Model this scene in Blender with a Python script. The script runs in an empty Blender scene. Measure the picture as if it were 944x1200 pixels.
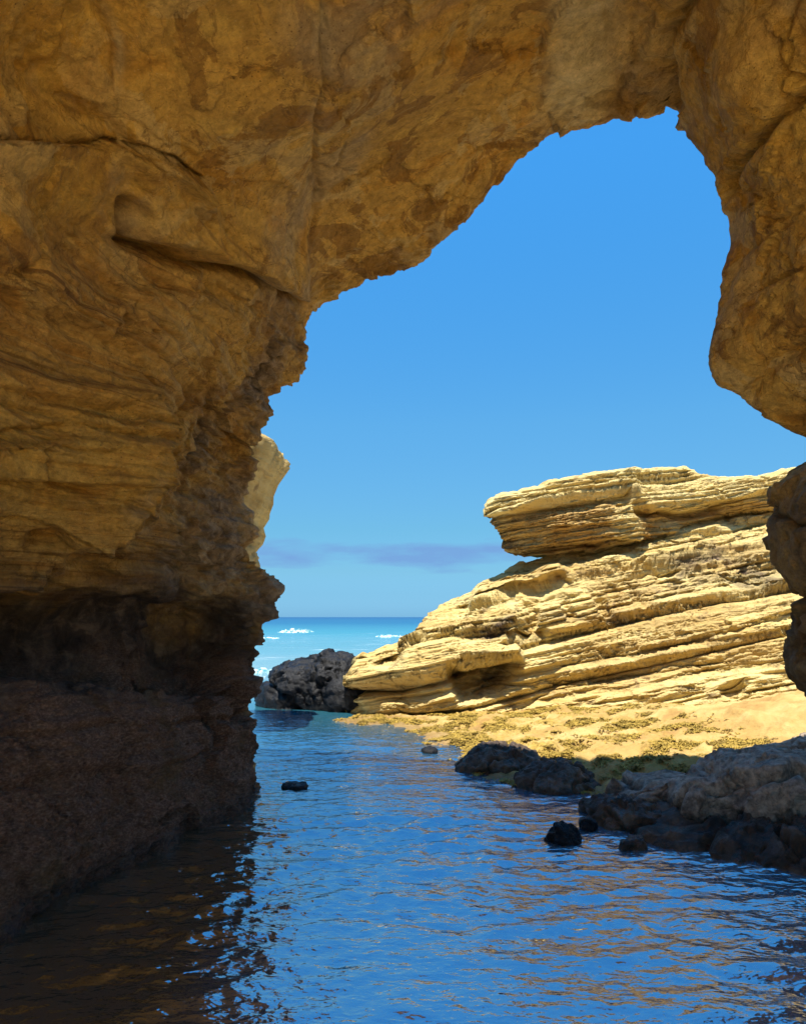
import bpy, math, random
import numpy as np
from mathutils import Vector, Matrix

# ------------------------------------------------------------------ camera, world, sun, exposure
SC = bpy.context.scene
COL = SC.collection
R = math.radians
CAM_Z, PITCH, F = 2.0, R(7.96), 880.0          # metres above the water, upward tilt, focal length for a 1200 px high frame
cam_d = bpy.data.cameras.new('camera'); cam = bpy.data.objects.new('camera', cam_d); COL.objects.link(cam)
cam.location = (0, 0, CAM_Z); cam.rotation_euler = (R(90) + PITCH, 0, 0)
cam_d.sensor_fit = 'VERTICAL'; cam_d.sensor_height = 36; cam_d.lens = F/1200*36
cam_d.clip_start = .05; cam_d.clip_end = 30000
SC.camera = cam

SUN_ELEV, SUN_AZ = R(74), R(-160)     # azimuth clockwise from +Y (view direction): behind the camera, to the left
sun_dir = Vector((math.sin(SUN_AZ)*math.cos(SUN_ELEV), math.cos(SUN_AZ)*math.cos(SUN_ELEV), math.sin(SUN_ELEV)))
sl = bpy.data.lights.new('sun', 'SUN'); sl.energy = 4.2; sl.angle = R(.5); sl.color = (1, .95, .86)
so = bpy.data.objects.new('sun', sl); COL.objects.link(so); so.location = (0, 0, 40)
so.rotation_euler = sun_dir.to_track_quat('Z', 'Y').to_euler()

W = bpy.data.worlds.new('World'); SC.world = W; W.use_nodes = True
def build_world():
    nt = W.node_tree; N = nt.nodes; L = nt.links; N.clear()
    out = N.new('ShaderNodeOutputWorld'); bg = N.new('ShaderNodeBackground'); L.new(bg.outputs[0], out.inputs[0])
    sky = N.new('ShaderNodeTexSky'); sky.sky_type = 'NISHITA'; sky.sun_disc = False
    sky.sun_elevation = SUN_ELEV; sky.sun_rotation = SUN_AZ
    sky.air_density = 1.0; sky.dust_density = .25; sky.ozone_density = 3.0; sky.altitude = 0
    hs = N.new('ShaderNodeHueSaturation'); hs.inputs['Saturation'].default_value = 1.34; hs.inputs['Hue'].default_value = .5
    L.new(sky.outputs[0], hs.inputs['Color'])
    tc = N.new('ShaderNodeTexCoord'); sx = N.new('ShaderNodeSeparateXYZ'); L.new(tc.outputs['Generated'], sx.inputs[0])
    mp = N.new('ShaderNodeMapping'); mp.inputs['Scale'].default_value = (7, 7, 34); mp.inputs['Location'].default_value = (1.3, 0, .4)
    L.new(tc.outputs['Generated'], mp.inputs[0])
    nz = N.new('ShaderNodeTexNoise'); nz.inputs['Scale'].default_value = 1; nz.inputs['Detail'].default_value = 6; nz.inputs['Roughness'].default_value = .55
    L.new(mp.outputs[0], nz.inputs[0])
    def band(lo, mid1, mid2, hi):
        r = N.new('ShaderNodeValToRGB'); L.new(sx.outputs['Z'], r.inputs[0]); e = r.color_ramp.elements
        e[0].position = lo; e[0].color = (0, 0, 0, 1); e[1].position = mid1; e[1].color = (1, 1, 1, 1)
        a = e.new(mid2); a.color = (1, 1, 1, 1); b = e.new(hi); b.color = (0, 0, 0, 1); return r
    bd = band(.035, .075, .09, .122)
    ad = N.new('ShaderNodeMath'); ad.operation = 'MULTIPLY_ADD'; L.new(bd.outputs[0], ad.inputs[0]); ad.inputs[1].default_value = .52; L.new(nz.outputs[0], ad.inputs[2])
    cr = N.new('ShaderNodeMapRange'); cr.inputs[1].default_value = .86; cr.inputs[2].default_value = 1.10; cr.inputs[3].default_value = 0; cr.inputs[4].default_value = .9; L.new(ad.outputs[0], cr.inputs[0])
    tr = N.new('ShaderNodeValToRGB'); L.new(sx.outputs['Z'], tr.inputs[0]); e = tr.color_ramp     # clean sea air: no white glare along the horizon
    while len(e.elements) < 7: e.elements.new(.5)
    for el, (p, c) in zip(e.elements, ((0, (.155, .39, .90)), (.03, (.18, .38, .70)), (.06, (.23, .41, .58)), (.115, (.33, .52, .58)), (.25, (.66, .82, .77)), (.55, (1.08, 1.32, 1.23)), (1, (.95, 1.22, 1.2)))):
        el.position = p; el.color = (*[q/1.5 for q in c], 1)
    tm = N.new('ShaderNodeVectorMath'); tm.operation = 'MULTIPLY'; L.new(hs.outputs[0], tm.inputs[0]); L.new(tr.outputs[0], tm.inputs[1])
    ts = N.new('ShaderNodeVectorMath'); ts.operation = 'SCALE'; L.new(tm.outputs[0], ts.inputs[0]); ts.inputs['Scale'].default_value = 1.5
    mx = N.new('ShaderNodeMix'); mx.data_type = 'RGBA'; L.new(cr.outputs[0], mx.inputs[0]); L.new(ts.outputs[0], mx.inputs[6]); mx.inputs[7].default_value = (.86, 1.74, 3.35, 1)
    L.new(mx.outputs[2], bg.inputs[0]); bg.inputs[1].default_value = .103
build_world()
VS = SC.view_settings
SC.display_settings.display_device = 'sRGB'; VS.view_transform = 'Standard'; VS.look = 'None'; VS.exposure = 1.1; VS.gamma = 1; VS.use_curve_mapping = False
SC.render.engine = 'CYCLES'
cy = SC.cycles; cy.use_denoising = True; cy.max_bounces = 8; cy.diffuse_bounces = 6; cy.glossy_bounces = 4; cy.caustics_reflective = True; cy.caustics_refractive = False; cy.sample_clamp_indirect = 6
try: cy.denoiser = 'OPENIMAGEDENOISE'
except Exception: pass

# ------------------------------------------------------------------ helpers: tracing, noise, meshes
cp, sp = math.cos(PITCH), math.sin(PITCH)
def at(px, py, Y):
    """world point seen at photo pixel (px, py) standing Y metres ahead"""
    px, py, Y = np.broadcast_arrays(np.asarray(px, float), np.asarray(py, float), np.asarray(Y, float))
    x = (px-472)/F; u = (600-py)/F; d = cp-u*sp
    return np.stack([x*Y/d, Y, CAM_Z+Y*(sp+u*cp)/d], -1)
def at_z(px, py, z=0.0):
    x = (px-472)/F; u = (600-py)/F; d = cp-u*sp; v = sp+u*cp
    Y = (z-CAM_Z)/v*d
    return (x*Y/d, Y, z)
def pix(P):
    """photo pixel of world points (only meaningful in front of the viewpoint)"""
    x, y, z = P[..., 0], P[..., 1], P[..., 2]-CAM_Z
    d = np.maximum(y*cp+z*sp, .3); u = -y*sp+z*cp
    return 472+F*x/d, 600-F*u/d

_rng = np.random.RandomState(7)
_perm = _rng.permutation(256).astype(np.int64); _perm = np.concatenate([_perm]*3)
_g = _rng.normal(size=(256, 3)); _g /= np.linalg.norm(_g, axis=1)[:, None]
def perlin(P):
    i = np.floor(P).astype(np.int64); f = P-i; i &= 255
    w = f*f*f*(f*(f*6-15)+10); out = 0
    for a in (0, 1):
        for b in (0, 1):
            for c in (0, 1):
                h = _perm[_perm[_perm[(i[..., 0]+a) & 255]+((i[..., 1]+b) & 255)]+((i[..., 2]+c) & 255)]
                g = _g[h]
                d = g[..., 0]*(f[..., 0]-a)+g[..., 1]*(f[..., 1]-b)+g[..., 2]*(f[..., 2]-c)
                out = out+d*(w[..., 0] if a else 1-w[..., 0])*(w[..., 1] if b else 1-w[..., 1])*(w[..., 2] if c else 1-w[..., 2])
    return out*1.5
def fbm(P, o=4, gain=.5, lac=2.03, ridge=False):
    s = 0; a = 1
    for k in range(o):
        n = perlin(P*lac**k+k*17.3)
        s = s+a*((1-2*np.abs(n)) if ridge else n); a *= gain
    return s
def facets(P, seed=0, tilt=.5, offs=.25):
    """broken-rock relief: every cell of a jittered lattice is a tilted plane; returns height and distance to the joint"""
    i0 = np.floor(P).astype(np.int64)
    best = np.full(P.shape[:-1], 9.); second = best.copy(); h = np.zeros(P.shape[:-1])
    for a in (-1, 0, 1):
        for b in (-1, 0, 1):
            for c in (-1, 0, 1):
                q = i0+np.array([a, b, c]); k = q & 255
                hs = _perm[_perm[_perm[k[..., 0]+seed % 200]+k[..., 1]]+k[..., 2]]
                g = _g[hs]; d = P-(q+.5+.5*g)
                r = np.sqrt((d*d).sum(-1)); g2 = _g[_perm[hs+31]]
                v = (d*g2).sum(-1)*tilt+g2[..., 0]*offs
                m = r < best
                second = np.where(m, best, np.minimum(second, r)); h = np.where(m, v, h); best = np.where(m, r, best)
    return h, second-best
def sstep(a, b, x):
    t = np.clip((x-a)/(b-a), 0, 1); return t*t*(3-2*t)
def strata(P, tilt=(0, 0), f=3.0, seed=0., sharp=2.5, warp=.12):
    """bedding relief: hard and soft layers stacked along a tilted up-axis"""
    b = P[..., 2]-tilt[0]*P[..., 0]-tilt[1]*P[..., 1]+warp*fbm(P*.7+seed, 3)
    out = 0
    for k, (ff, a) in enumerate(((f, 1.), (f*2.7, .55), (f*6.5, .3))):
        q = np.stack([P[..., 0]*.35+seed+k*9, P[..., 1]*.35+k*5, b*ff], -1)
        out = out+a*np.tanh(sharp*perlin(q))
    return out
def bedlines(P, tilt=(0, 0), f=3.0, seed=0., w=.07, warp=.06, keep=.0):
    """thin weathered-out joints between beds: 1 in the joint, 0 on the rock"""
    b = P[..., 2]-tilt[0]*P[..., 0]-tilt[1]*P[..., 1]+warp*fbm(P*1.1+seed, 3)
    q = np.stack([P[..., 0]*.22+seed, P[..., 1]*.22+seed*3, b*f], -1); n = perlin(q)
    br = sstep(keep-.2, keep+.25, perlin(np.stack([P[..., 0]*.8+seed, P[..., 1]*.8, b*f*.6], -1)+11))
    return np.exp(-(n/w)**2)*br
def warped(P, a=.22, f=1.5): return P+a*np.stack([fbm(P*f+k*31, 3) for k in range(3)], -1)
class RBF:
    def __init__(s, X, v, lin=True):
        s.X = np.asarray(X, float); n = len(s.X); v = np.asarray(v, float)
        d = np.linalg.norm(s.X[:, None]-s.X[None], axis=-1); K = d**2*np.log(d+1e-9)
        A = np.zeros((n+3, n+3)); A[:n, :n] = K+np.eye(n)*.02; A[:n, n] = 1; A[:n, n+1:] = s.X; A[n:, :n] = A[:n, n:].T
        s.w = np.linalg.solve(A, np.concatenate([v, np.zeros(3)]))
    def __call__(s, Q):
        n = len(s.X); out = np.empty(len(Q))
        for k in range(0, len(Q), 20000):
            q = Q[k:k+20000]; d2 = ((q[:, None]-s.X[None])**2).sum(-1)
            out[k:k+20000] = (.5*d2*np.log(d2+1e-12))@s.w[:n]+s.w[n]+q@s.w[n+1:]
        return out
def hline(px, poly):
    p = np.asarray(poly, float); return np.interp(px, p[:, 0], p[:, 1])
def endfade(px, poly, e=25):
    p = np.asarray(poly, float); return sstep(p[0, 0]-e, p[0, 0]+e*.5, px)*(1-sstep(p[-1, 0]-e*.5, p[-1, 0]+e, px))
def ledge(px, py, poly, h, L=60, w=3, e=25, above=True):
    """rock on one side of a traced joint stands h proud, fading away over L"""
    s = py-hline(px, poly); s = -s if above else s
    return h*endfade(px, poly, e)*sstep(-w, w, s)*np.exp(-np.maximum(s, 0)/L)
def pdist(px, py, poly):
    p = np.asarray(poly, float); d = np.full(px.shape, 1e9)
    for a, b in zip(p[:-1], p[1:]):
        ab = b-a; t = np.clip(((px-a[0])*ab[0]+(py-a[1])*ab[1])/(ab@ab), 0, 1)
        d = np.minimum(d, np.hypot(px-a[0]-t*ab[0], py-a[1]-t*ab[1]))
    return d
def groove(px, py, poly, depth, w=4):
    return -depth*np.exp(-(pdist(px, py, poly)/w)**2)
def pit(px, py, cx, cy, rx, ry, depth, rot=0, p=4):
    c, s = math.cos(R(rot)), math.sin(R(rot)); a = ((px-cx)*c+(py-cy)*s)/rx; b = (-(px-cx)*s+(py-cy)*c)/ry
    return -depth*np.exp(-(a*a+b*b)**(p/2))
def undercut(px, py, poly, depth, h, e=14):
    """rock weathered back horizontally beneath a joint, deepest just under the overhang"""
    s = py-hline(px, poly); return depth*endfade(px, poly, e)*sstep(0, 2.5, s)*(1-sstep(h*.35, h, s))
def benches(b, amp, seed=1, hmin=.1, hmax=.5, lo=-4., hi=12., under=.10, lip=.80):
    """stair profile of a slope cut in beds of uneven thickness: how far each point stands out from (+) or under (-) the mean slope"""
    rg = np.random.RandomState(seed); e = [lo]
    while e[-1] < hi: e.append(e[-1]+hmin+(hmax-hmin)*rg.rand()**2)
    e = np.array(e); k = np.clip(np.searchsorted(e, b)-1, 0, len(e)-2); h = e[k+1]-e[k]; t = (b-e[k])/h
    a = rg.uniform(.25, 1., len(e))[k]
    return amp*a*h*(t*(t < lip)+(lip*(1-(t-lip)/(1-lip)))*(t >= lip)-.35)-under*a*np.exp(-(t*h/.035)**2)
def grid_normals(G):
    du = np.gradient(G, axis=0); dv = np.gradient(G, axis=1)
    n = np.cross(du, dv); return n/np.maximum(np.linalg.norm(n, axis=-1), 1e-9)[..., None]
def grid_faces(nr, nc, close_rows=False, close_cols=False):
    r = np.arange(nr if close_rows else nr-1); c = np.arange(nc if close_cols else nc-1)
    r, c = np.meshgrid(r, c, indexing='ij'); r2 = (r+1) % nr; c2 = (c+1) % nc
    return np.stack([r*nc+c, r*nc+c2, r2*nc+c2, r2*nc+c], -1).reshape(-1, 4)
def to_mesh(name, V, Fq, mat, parent=None, attrs=None, smooth=True, normals=None, n=4):
    V = np.ascontiguousarray(V.reshape(-1, 3), np.float32); Fq = np.ascontiguousarray(Fq, np.int32).reshape(-1, n)
    me = bpy.data.meshes.new(name); me.vertices.add(len(V)); me.vertices.foreach_set('co', V.ravel())
    me.loops.add(Fq.size); me.loops.foreach_set('vertex_index', Fq.ravel())
    me.polygons.add(len(Fq)); me.polygons.foreach_set('loop_start', np.arange(0, Fq.size, n, dtype=np.int32))
    me.polygons.foreach_set('use_smooth', np.full(len(Fq), smooth))
    for k, a in (attrs or {}).items():
        at_ = me.attributes.new(k, 'FLOAT', 'POINT'); at_.data.foreach_set('value', np.ascontiguousarray(a, np.float32).ravel())
    me.update(calc_edges=True); me.validate()
    if normals is not None: me.normals_split_custom_set_from_vertices(normals.reshape(-1, 3).tolist())
    me.materials.append(mat); o = bpy.data.objects.new(name, me); COL.objects.link(o)
    if parent: o.parent = parent
    return o
def thing(name, label, cat, loc=(0, 0, 0), group=None):
    o = bpy.data.objects.new(name, None); COL.objects.link(o); o.location = loc; o.empty_display_size = .2; return tag(o, label, cat, group)
def tag(o, label, cat, group=None):
    o['label'] = label; o['category'] = cat
    if group: o['group'] = group
    return o
def setting(o, kind='structure', label=None):
    o['kind'] = kind
    if label: o['label'] = label
    return o

# ------------------------------------------------------------------ materials
class Mat:
    def __init__(s, name):
        s.m = bpy.data.materials.new(name); s.m.use_nodes = True; s.N = s.m.node_tree.nodes; s.L = s.m.node_tree.links
        s.b = s.N['Principled BSDF']; s.tc = s.N.new('ShaderNodeTexCoord'); s.geo = s.N.new('ShaderNodeNewGeometry'); s.pos = s.geo.outputs['Position']
    def mapping(s, scale=(1, 1, 1), rot=(0, 0, 0), loc=(0, 0, 0)):
        m = s.N.new('ShaderNodeMapping'); s.L.new(s.pos, m.inputs[0]); m.inputs['Scale'].default_value = scale; m.inputs['Rotation'].default_value = rot; m.inputs['Location'].default_value = loc
        return m.outputs[0]
    def noise(s, vec, scale, detail=6, rough=.55, dist=0, ridged=False):
        n = s.N.new('ShaderNodeTexNoise'); s.L.new(vec, n.inputs['Vector']); n.inputs['Scale'].default_value = scale
        n.inputs['Detail'].default_value = detail; n.inputs['Roughness'].default_value = rough; n.inputs['Distortion'].default_value = dist
        return n.outputs['Fac']
    def voro(s, vec, scale, feat='F1', out='Distance', rnd=1):
        n = s.N.new('ShaderNodeTexVoronoi'); n.feature = feat; s.L.new(vec, n.inputs['Vector']); n.inputs['Scale'].default_value = scale; n.inputs['Randomness'].default_value = rnd
        return n.outputs[out]
    def ramp(s, fac, stops, interp='LINEAR'):
        r = s.N.new('ShaderNodeValToRGB'); s.L.new(fac, r.inputs[0]); e = r.color_ramp; e.interpolation = interp
        while len(e.elements) < len(stops): e.elements.new(.5)
        for el, (p, c) in zip(e.elements, stops):
            el.position = p; el.color = (*c, 1) if isinstance(c, tuple) else (c, c, c, 1)
        return r.outputs[0]
    def mix(s, fac, a, b, mode='MIX'):
        m = s.N.new('ShaderNodeMix'); m.data_type = 'RGBA'; m.blend_type = mode
        for k, v in ((0, fac), (6, a), (7, b)):
            if isinstance(v, (int, float)): m.inputs[k].default_value = v
            elif isinstance(v, tuple): m.inputs[k].default_value = (*v, 1)
            else: s.L.new(v, m.inputs[k])
        return m.outputs[2]
    def math(s, op, a, b=0., c=0.):
        m = s.N.new('ShaderNodeMath'); m.operation = op
        for k, v in enumerate((a, b, c)):
            if isinstance(v, (int, float)): m.inputs[k].default_value = v
            else: s.L.new(v, m.inputs[k])
        return m.outputs[0]
    def rng(s, v, a, b, lo=0., hi=1.):
        m = s.N.new('ShaderNodeMapRange'); m.interpolation_type = 'SMOOTHSTEP'; s.L.new(v, m.inputs[0])
        for k, x in zip((1, 2, 3, 4), (a, b, lo, hi)): m.inputs[k].default_value = x
        return m.outputs[0]
    def attr(s, name):
        a = s.N.new('ShaderNodeAttribute'); a.attribute_name = name; return a.outputs['Fac']
    def xyz(s, vec=None):
        x = s.N.new('ShaderNodeSeparateXYZ'); s.L.new(vec or s.pos, x.inputs[0]); return x.outputs
    def bump(s, h, strength, dist, prev=None):
        b = s.N.new('ShaderNodeBump'); b.inputs['Strength'].default_value = strength; b.inputs['Distance'].default_value = dist; s.L.new(h, b.inputs['Height'])
        if prev: s.L.new(prev, b.inputs['Normal'])
        return b.outputs[0]
    def done(s, color, rough=.9, normal=None, spec=.2):
        for k, v in (('Base Color', color), ('Roughness', rough)):
            if isinstance(v, (int, float)): s.b.inputs[k].default_value = v
            elif isinstance(v, tuple): s.b.inputs[k].default_value = (*v, 1)
            else: s.L.new(v, s.b.inputs[k])
        s.b.inputs['Specular IOR Level'].default_value = spec
        if normal: s.L.new(normal, s.b.inputs['Normal'])
        return s.m

def cave_material():
    m = Mat('cave_sandstone'); P = m.pos
    big = m.noise(P, .75, 5, .6, 1.4)
    col = m.ramp(big, [(.30, (.31, .14, .018)), (.42, (.52, .27, .042)), (.50, (.56, .33, .068)), (.60, (.46, .265, .056)), (.72, (.62, .39, .085))])
    patch = m.noise(m.mapping((1, 1, 1.4), loc=(3, 1, 7)), 1.6, 7, .62, .8)
    col = m.mix(m.rng(patch, .53, .552, 0, .66), col, (.22, .10, .018))            # darker flaked patches
    patch2 = m.noise(m.mapping((1, 1, 1), loc=(13, 5, 2)), 1.15, 7, .6, 1.)
    col = m.mix(m.rng(patch2, .55, .575, 0, .5), col, (.60, .43, .17))               # paler fresh patches
    # bedding streaks on the side wall
    bed = m.noise(m.mapping((.5, .5, 9)), 1.0, 6, .6, .5)
    bedc = m.ramp(bed, [(.32, (.18, .075, .015)), (.45, (.46, .23, .045)), (.55, (.54, .32, .08)), (.68, (.28, .125, .022))])
    col = m.mix(m.math('MULTIPLY', m.attr('bed'), .8), col, bedc)
    bl = m.noise(m.mapping((.35, .35, 24)), 1.0, 5, .6, .3); col = m.mix(m.math('MULTIPLY', m.rng(bl, .56, .66, 0, .75), m.attr('bed')), col, (.12, .05, .012))
    col = m.mix(m.math('MULTIPLY', m.rng(bl, .44, .34, 0, .5), m.attr('bed')), col, (.62, .42, .13))
    vein = m.noise(m.mapping((1, 1, 1), loc=(2, 8, 4)), 1.5, 9, .6, 1.2); col = m.mix(m.math('MULTIPLY', m.rng(m.math('ABSOLUTE', m.math('SUBTRACT', vein, .5)), 0, .012, .55, 0), 1.), col, (.15, .07, .02))
    col = m.mix(m.attr('pale'), col, m.ramp(m.noise(P, 2.5, 6, .6, 1), [(.35, (.40, .29, .12)), (.6, (.62, .49, .25))]))
    col = m.mix(m.attr('gold'), col, m.ramp(m.noise(P, 3.2, 6, .6, 1), [(.3, (.44, .21, .025)), (.6, (.60, .35, .055))]))
    gb = m.noise(m.mapping(loc=(7, 7, 1)), .55, 6, .6, .8); col = m.mix(m.rng(gb, .5, .66, 0, .6), col, (.40, .30, .165))
    col = m.mix(m.attr('dun'), col, m.ramp(m.noise(P, 6, 6, .65, .6), [(.34, (.12, .075, .035)), (.52, (.27, .185, .10)), (.68, (.40, .29, .17))]))
    spk = m.noise(P, 34, 4, .7); col = m.mix(m.rng(spk, .6, .72, 0, .45), col, (.16, .08, .03))
    spk2 = m.noise(m.mapping(loc=(5, 2, 9)), 55, 3, .7); col = m.mix(m.rng(spk2, .62, .72, 0, .5), col, (.62, .46, .22))
    grit = m.noise(P, 11, 12, .78); col = m.mix(1., col, m.ramp(grit, [(.34, .66), (.50, 1.08), (.66, 1.42)]), 'MULTIPLY')
    pk = m.voro(m.mapping((1, 1, 1.5)), 21); col = m.mix(m.math('MULTIPLY', m.rng(pk, .10, .2, .75, 0), m.rng(m.noise(P, 1.7, 3, .5), .5, .62)), col, (.13, .06, .018))
    # tide zone: black lichen band, brown weed-and-barnacle crust below
    lich = m.ramp(m.noise(P, 5, 6, .65, .5), [(.35, (.022, .015, .011)), (.52, (.07, .05, .036)), (.68, (.20, .14, .09))])
    col = m.mix(m.attr('lichen'), col, lich)
    crust = m.ramp(m.noise(m.mapping((1, 1, 2)), 30, 8, .7), [(.32, (.085, .042, .022)), (.50, (.23, .125, .07)), (.68, (.42, .27, .17))])
    crust = m.mix(m.rng(m.noise(P, 1.3, 4, .6), .5, .68, 0, .6), crust, (.20, .115, .035))
    col = m.mix(m.attr('crust'), col, crust)
    b1 = m.noise(P, 7, 9, .62, .4); b2 = m.noise(P, 42, 5, .7); b3 = m.noise(m.mapping((1, 1, 12)), 2.2, 6, .6, .3)
    rdg = m.math('ABSOLUTE', m.math('SUBTRACT', m.noise(P, 3.4, 9, .62, .5), .5)); n = m.bump(rdg, .55, .10); n = m.bump(b1, .8, .11, n); n = m.bump(m.noise(P, 18, 8, .72), .5, .028, n); n = m.bump(m.math('MULTIPLY', b3, m.attr('bed')), .6, .07, n); n = m.bump(b2, .8, .022, n)
    bar = m.noise(P, 40, 6, .7); n = m.bump(m.math('MULTIPLY', bar, m.attr('crust')), 1., .035, n)
    wz = m.rng(m.math('ADD', m.xyz()[2], m.math('MULTIPLY', m.noise(P, 3, 5, .6), .16)), .16, .30, 1, 0); col = m.mix(m.math('MULTIPLY', wz, .55), col, (.018, .012, .008))   # wet swash band
    return m.done(col, m.rng(wz, 0, 1, .88, .22), n, .3)

def outcrop_material(name, orange=.0):
    m = Mat(name); P = m.pos
    big = m.noise(P, .55, 6, .6, .8)
    col = m.ramp(big, [(.32, (.46, .285, .08)), (.46, (.64, .46, .165)), (.58, (.72, .56, .235)), (.72, (.56, .38, .125))])
    bed = m.noise(m.mapping((.28, .28, 7), rot=(0, R(11), 0)), 1.0, 7, .62, .35)
    col = m.mix(.5, col, m.ramp(bed, [(.3, (.37, .215, .055)), (.45, (.67, .49, .18)), (.58, (.75, .60, .265)), (.7, (.49, .31, .09))]))
    col = m.mix(m.math('MULTIPLY', m.attr('rust_shade'), .85), col, m.ramp(m.noise(m.mapping((.6, .6, 5)), 1.6, 6, .65, .6), [(.35, (.27, .135, .035)), (.6, (.47, .27, .08))]))
    dk = m.noise(P, 2.6, 8, .68, .3); col = m.mix(m.rng(dk, .56, .66, 0, .7), col, (.21, .13, .06))
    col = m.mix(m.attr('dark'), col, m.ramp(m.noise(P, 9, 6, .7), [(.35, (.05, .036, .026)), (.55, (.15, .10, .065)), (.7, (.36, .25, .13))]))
    spk = m.noise(P, 30, 4, .75); col = m.mix(m.rng(spk, .6, .74, 0, .4), col, (.30, .19, .09))
    b1 = m.noise(P, 3.2, 10, .66, .3); b3 = m.noise(m.mapping((.7, .7, 11), rot=(0, R(11), 0)), 1.3, 8, .62, .3); b2 = m.noise(P, 24, 5, .7)
    n = m.bump(b1, .75, .16); n = m.bump(b3, .7, .12, n); n = m.bump(b2, .6, .03, n)
    return m.done(col, .92, n, .15)

def wet_rock_material(name, lo, mid, hi, top=None, rough=(.25, .7)):
    m = Mat(name); P = m.pos
    c = m.ramp(m.noise(P, 3.5, 9, .68, .5), [(.34, lo), (.52, mid), (.7, hi)])
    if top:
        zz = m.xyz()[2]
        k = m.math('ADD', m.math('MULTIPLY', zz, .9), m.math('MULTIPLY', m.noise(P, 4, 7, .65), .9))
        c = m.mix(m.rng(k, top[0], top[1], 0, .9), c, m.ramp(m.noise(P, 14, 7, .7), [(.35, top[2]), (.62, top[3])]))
    spk = m.noise(P, 60, 3, .7); c = m.mix(m.rng(spk, .62, .75, 0, .35), c, hi)
    r = m.rng(m.noise(P, 6, 5, .6), .35, .65, rough[0], rough[1])
    n = m.bump(m.noise(P, 8, 9, .65, .3), .7, .08); n = m.bump(m.noise(P, 45, 5, .7), .5, .016, n)
    return m.done(c, r, n, .28)

def shelf_material():
    m = Mat('shelf_rock'); P = m.pos; z = m.xyz()[2]
    c = m.ramp(m.noise(P, 1.1, 7, .6, .8), [(.3, (.33, .185, .055)), (.48, (.46, .295, .095)), (.62, (.54, .375, .14)), (.75, (.38, .235, .075))])
    alg = m.noise(m.mapping((1, 1, 1)), 2.4, 9, .7, .4)
    c = m.mix(m.math('MULTIPLY', m.rng(alg, .45, .56), m.attr('weed')), c, m.ramp(m.noise(P, 22, 5, .7), [(.36, (.20, .12, .02)), (.6, (.46, .31, .07))]))
    wet = m.rng(m.math('ADD', z, m.math('MULTIPLY', m.noise(P, 3, 5, .6), .10)), .06, .16, 1, 0)
    c = m.mix(m.math('MULTIPLY', wet, .6), c, (.15, .085, .035))
    n = m.bump(m.noise(P, 5, 9, .66), .6, .08); n = m.bump(m.noise(P, 34, 5, .72), .6, .025, n)
    return m.done(c, m.rng(wet, 0, 1, .9, .35), n, .25)

def sand_material():
    m = Mat('bounce_sand'); P = m.pos
    c = m.ramp(m.noise(P, .8, 6, .6), [(.3, (.56, .42, .23)), (.7, (.66, .52, .31))])  # kept pale so the added sand throws light up at the ceiling
    n = m.bump(m.noise(P, 3, 8, .6), .4, .08); n = m.bump(m.noise(P, 90, 3, .6), .3, .005, n)
    return m.done(c, .95, n, .1)

def water_material():
    m = Mat('sea_water'); P = m.pos; x, y, z = m.xyz()[:3]
    yw = m.math('ADD', y, m.math('MULTIPLY', m.noise(P, .12, 4, .5), 6.))
    l = m.math('LOGARITHM', m.math('MAXIMUM', yw, 1.), 10.)
    c = m.ramp(m.math('MULTIPLY', l, .25), [(.15, (.15, .29, .42)), (.25, (.09, .19, .28)), (.295, (.012, .05, .09)), (.335, (.03, .15, .20)), (.375, (.20, .31, .29)), (.43, (.10, .27, .29)), (.50, (.04, .20, .245)), (.60, (.010, .095, .18)), (.8, (.006, .06, .15))])
    c = m.mix(m.math('MULTIPLY', m.rng(m.math('ADD', x, m.math('MULTIPLY', m.noise(P, 1.2, 3, .5), .8)), -1.1, .5, 1, 0), m.rng(y, 9, 12, 1, 0)), c, (.075, .060, .034))       # left wall's dark reflection put into the colour as murky brown
    # thin foam drawn out along the swash beyond the arch
    f = m.noise(m.mapping((.16, .75, 1)), 1.0, 8, .68, .8)
    band = m.math('MULTIPLY', m.rng(yw, 24, 29), m.rng(yw, 60, 120, 1, 0))
    fo = m.math('MULTIPLY', m.rng(f, .57, .72, 0, .6), band)
    c = m.mix(fo, c, (.82, .84, .82))
    r = m.rng(fo, 0, 1, .01, .7)
    r = m.math('MAXIMUM', r, m.rng(y, 20, 120, .008, .34))
    n = m.bump(m.noise(m.mapping((1, 1.6, 1)), 8, 2.5, .5, .3), .34, .05); n = m.bump(m.noise(m.mapping((1, 2.2, 1), rot=(0, 0, .3)), 1.3, 4, .55), .35, .10, n)
    n = m.bump(m.noise(m.mapping((1, 1.7, 1), rot=(0, 0, -.4)), 24, 2, .5), .16, .012, n)
    m.b.inputs['IOR'].default_value = 3.3
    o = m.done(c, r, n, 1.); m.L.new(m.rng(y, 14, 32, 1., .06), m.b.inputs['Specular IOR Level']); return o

def plain(name, c, r=.8, nscale=20, amt=.5):
    m = Mat(name); P = m.pos
    col = m.mix(m.rng(m.noise(P, nscale, 5, .65), .35, .65, 0, amt), c, tuple(v*.45 for v in c))
    return m.done(col, r, m.bump(m.noise(P, nscale*2, 4, .6), .5, .02), .25)

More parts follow.
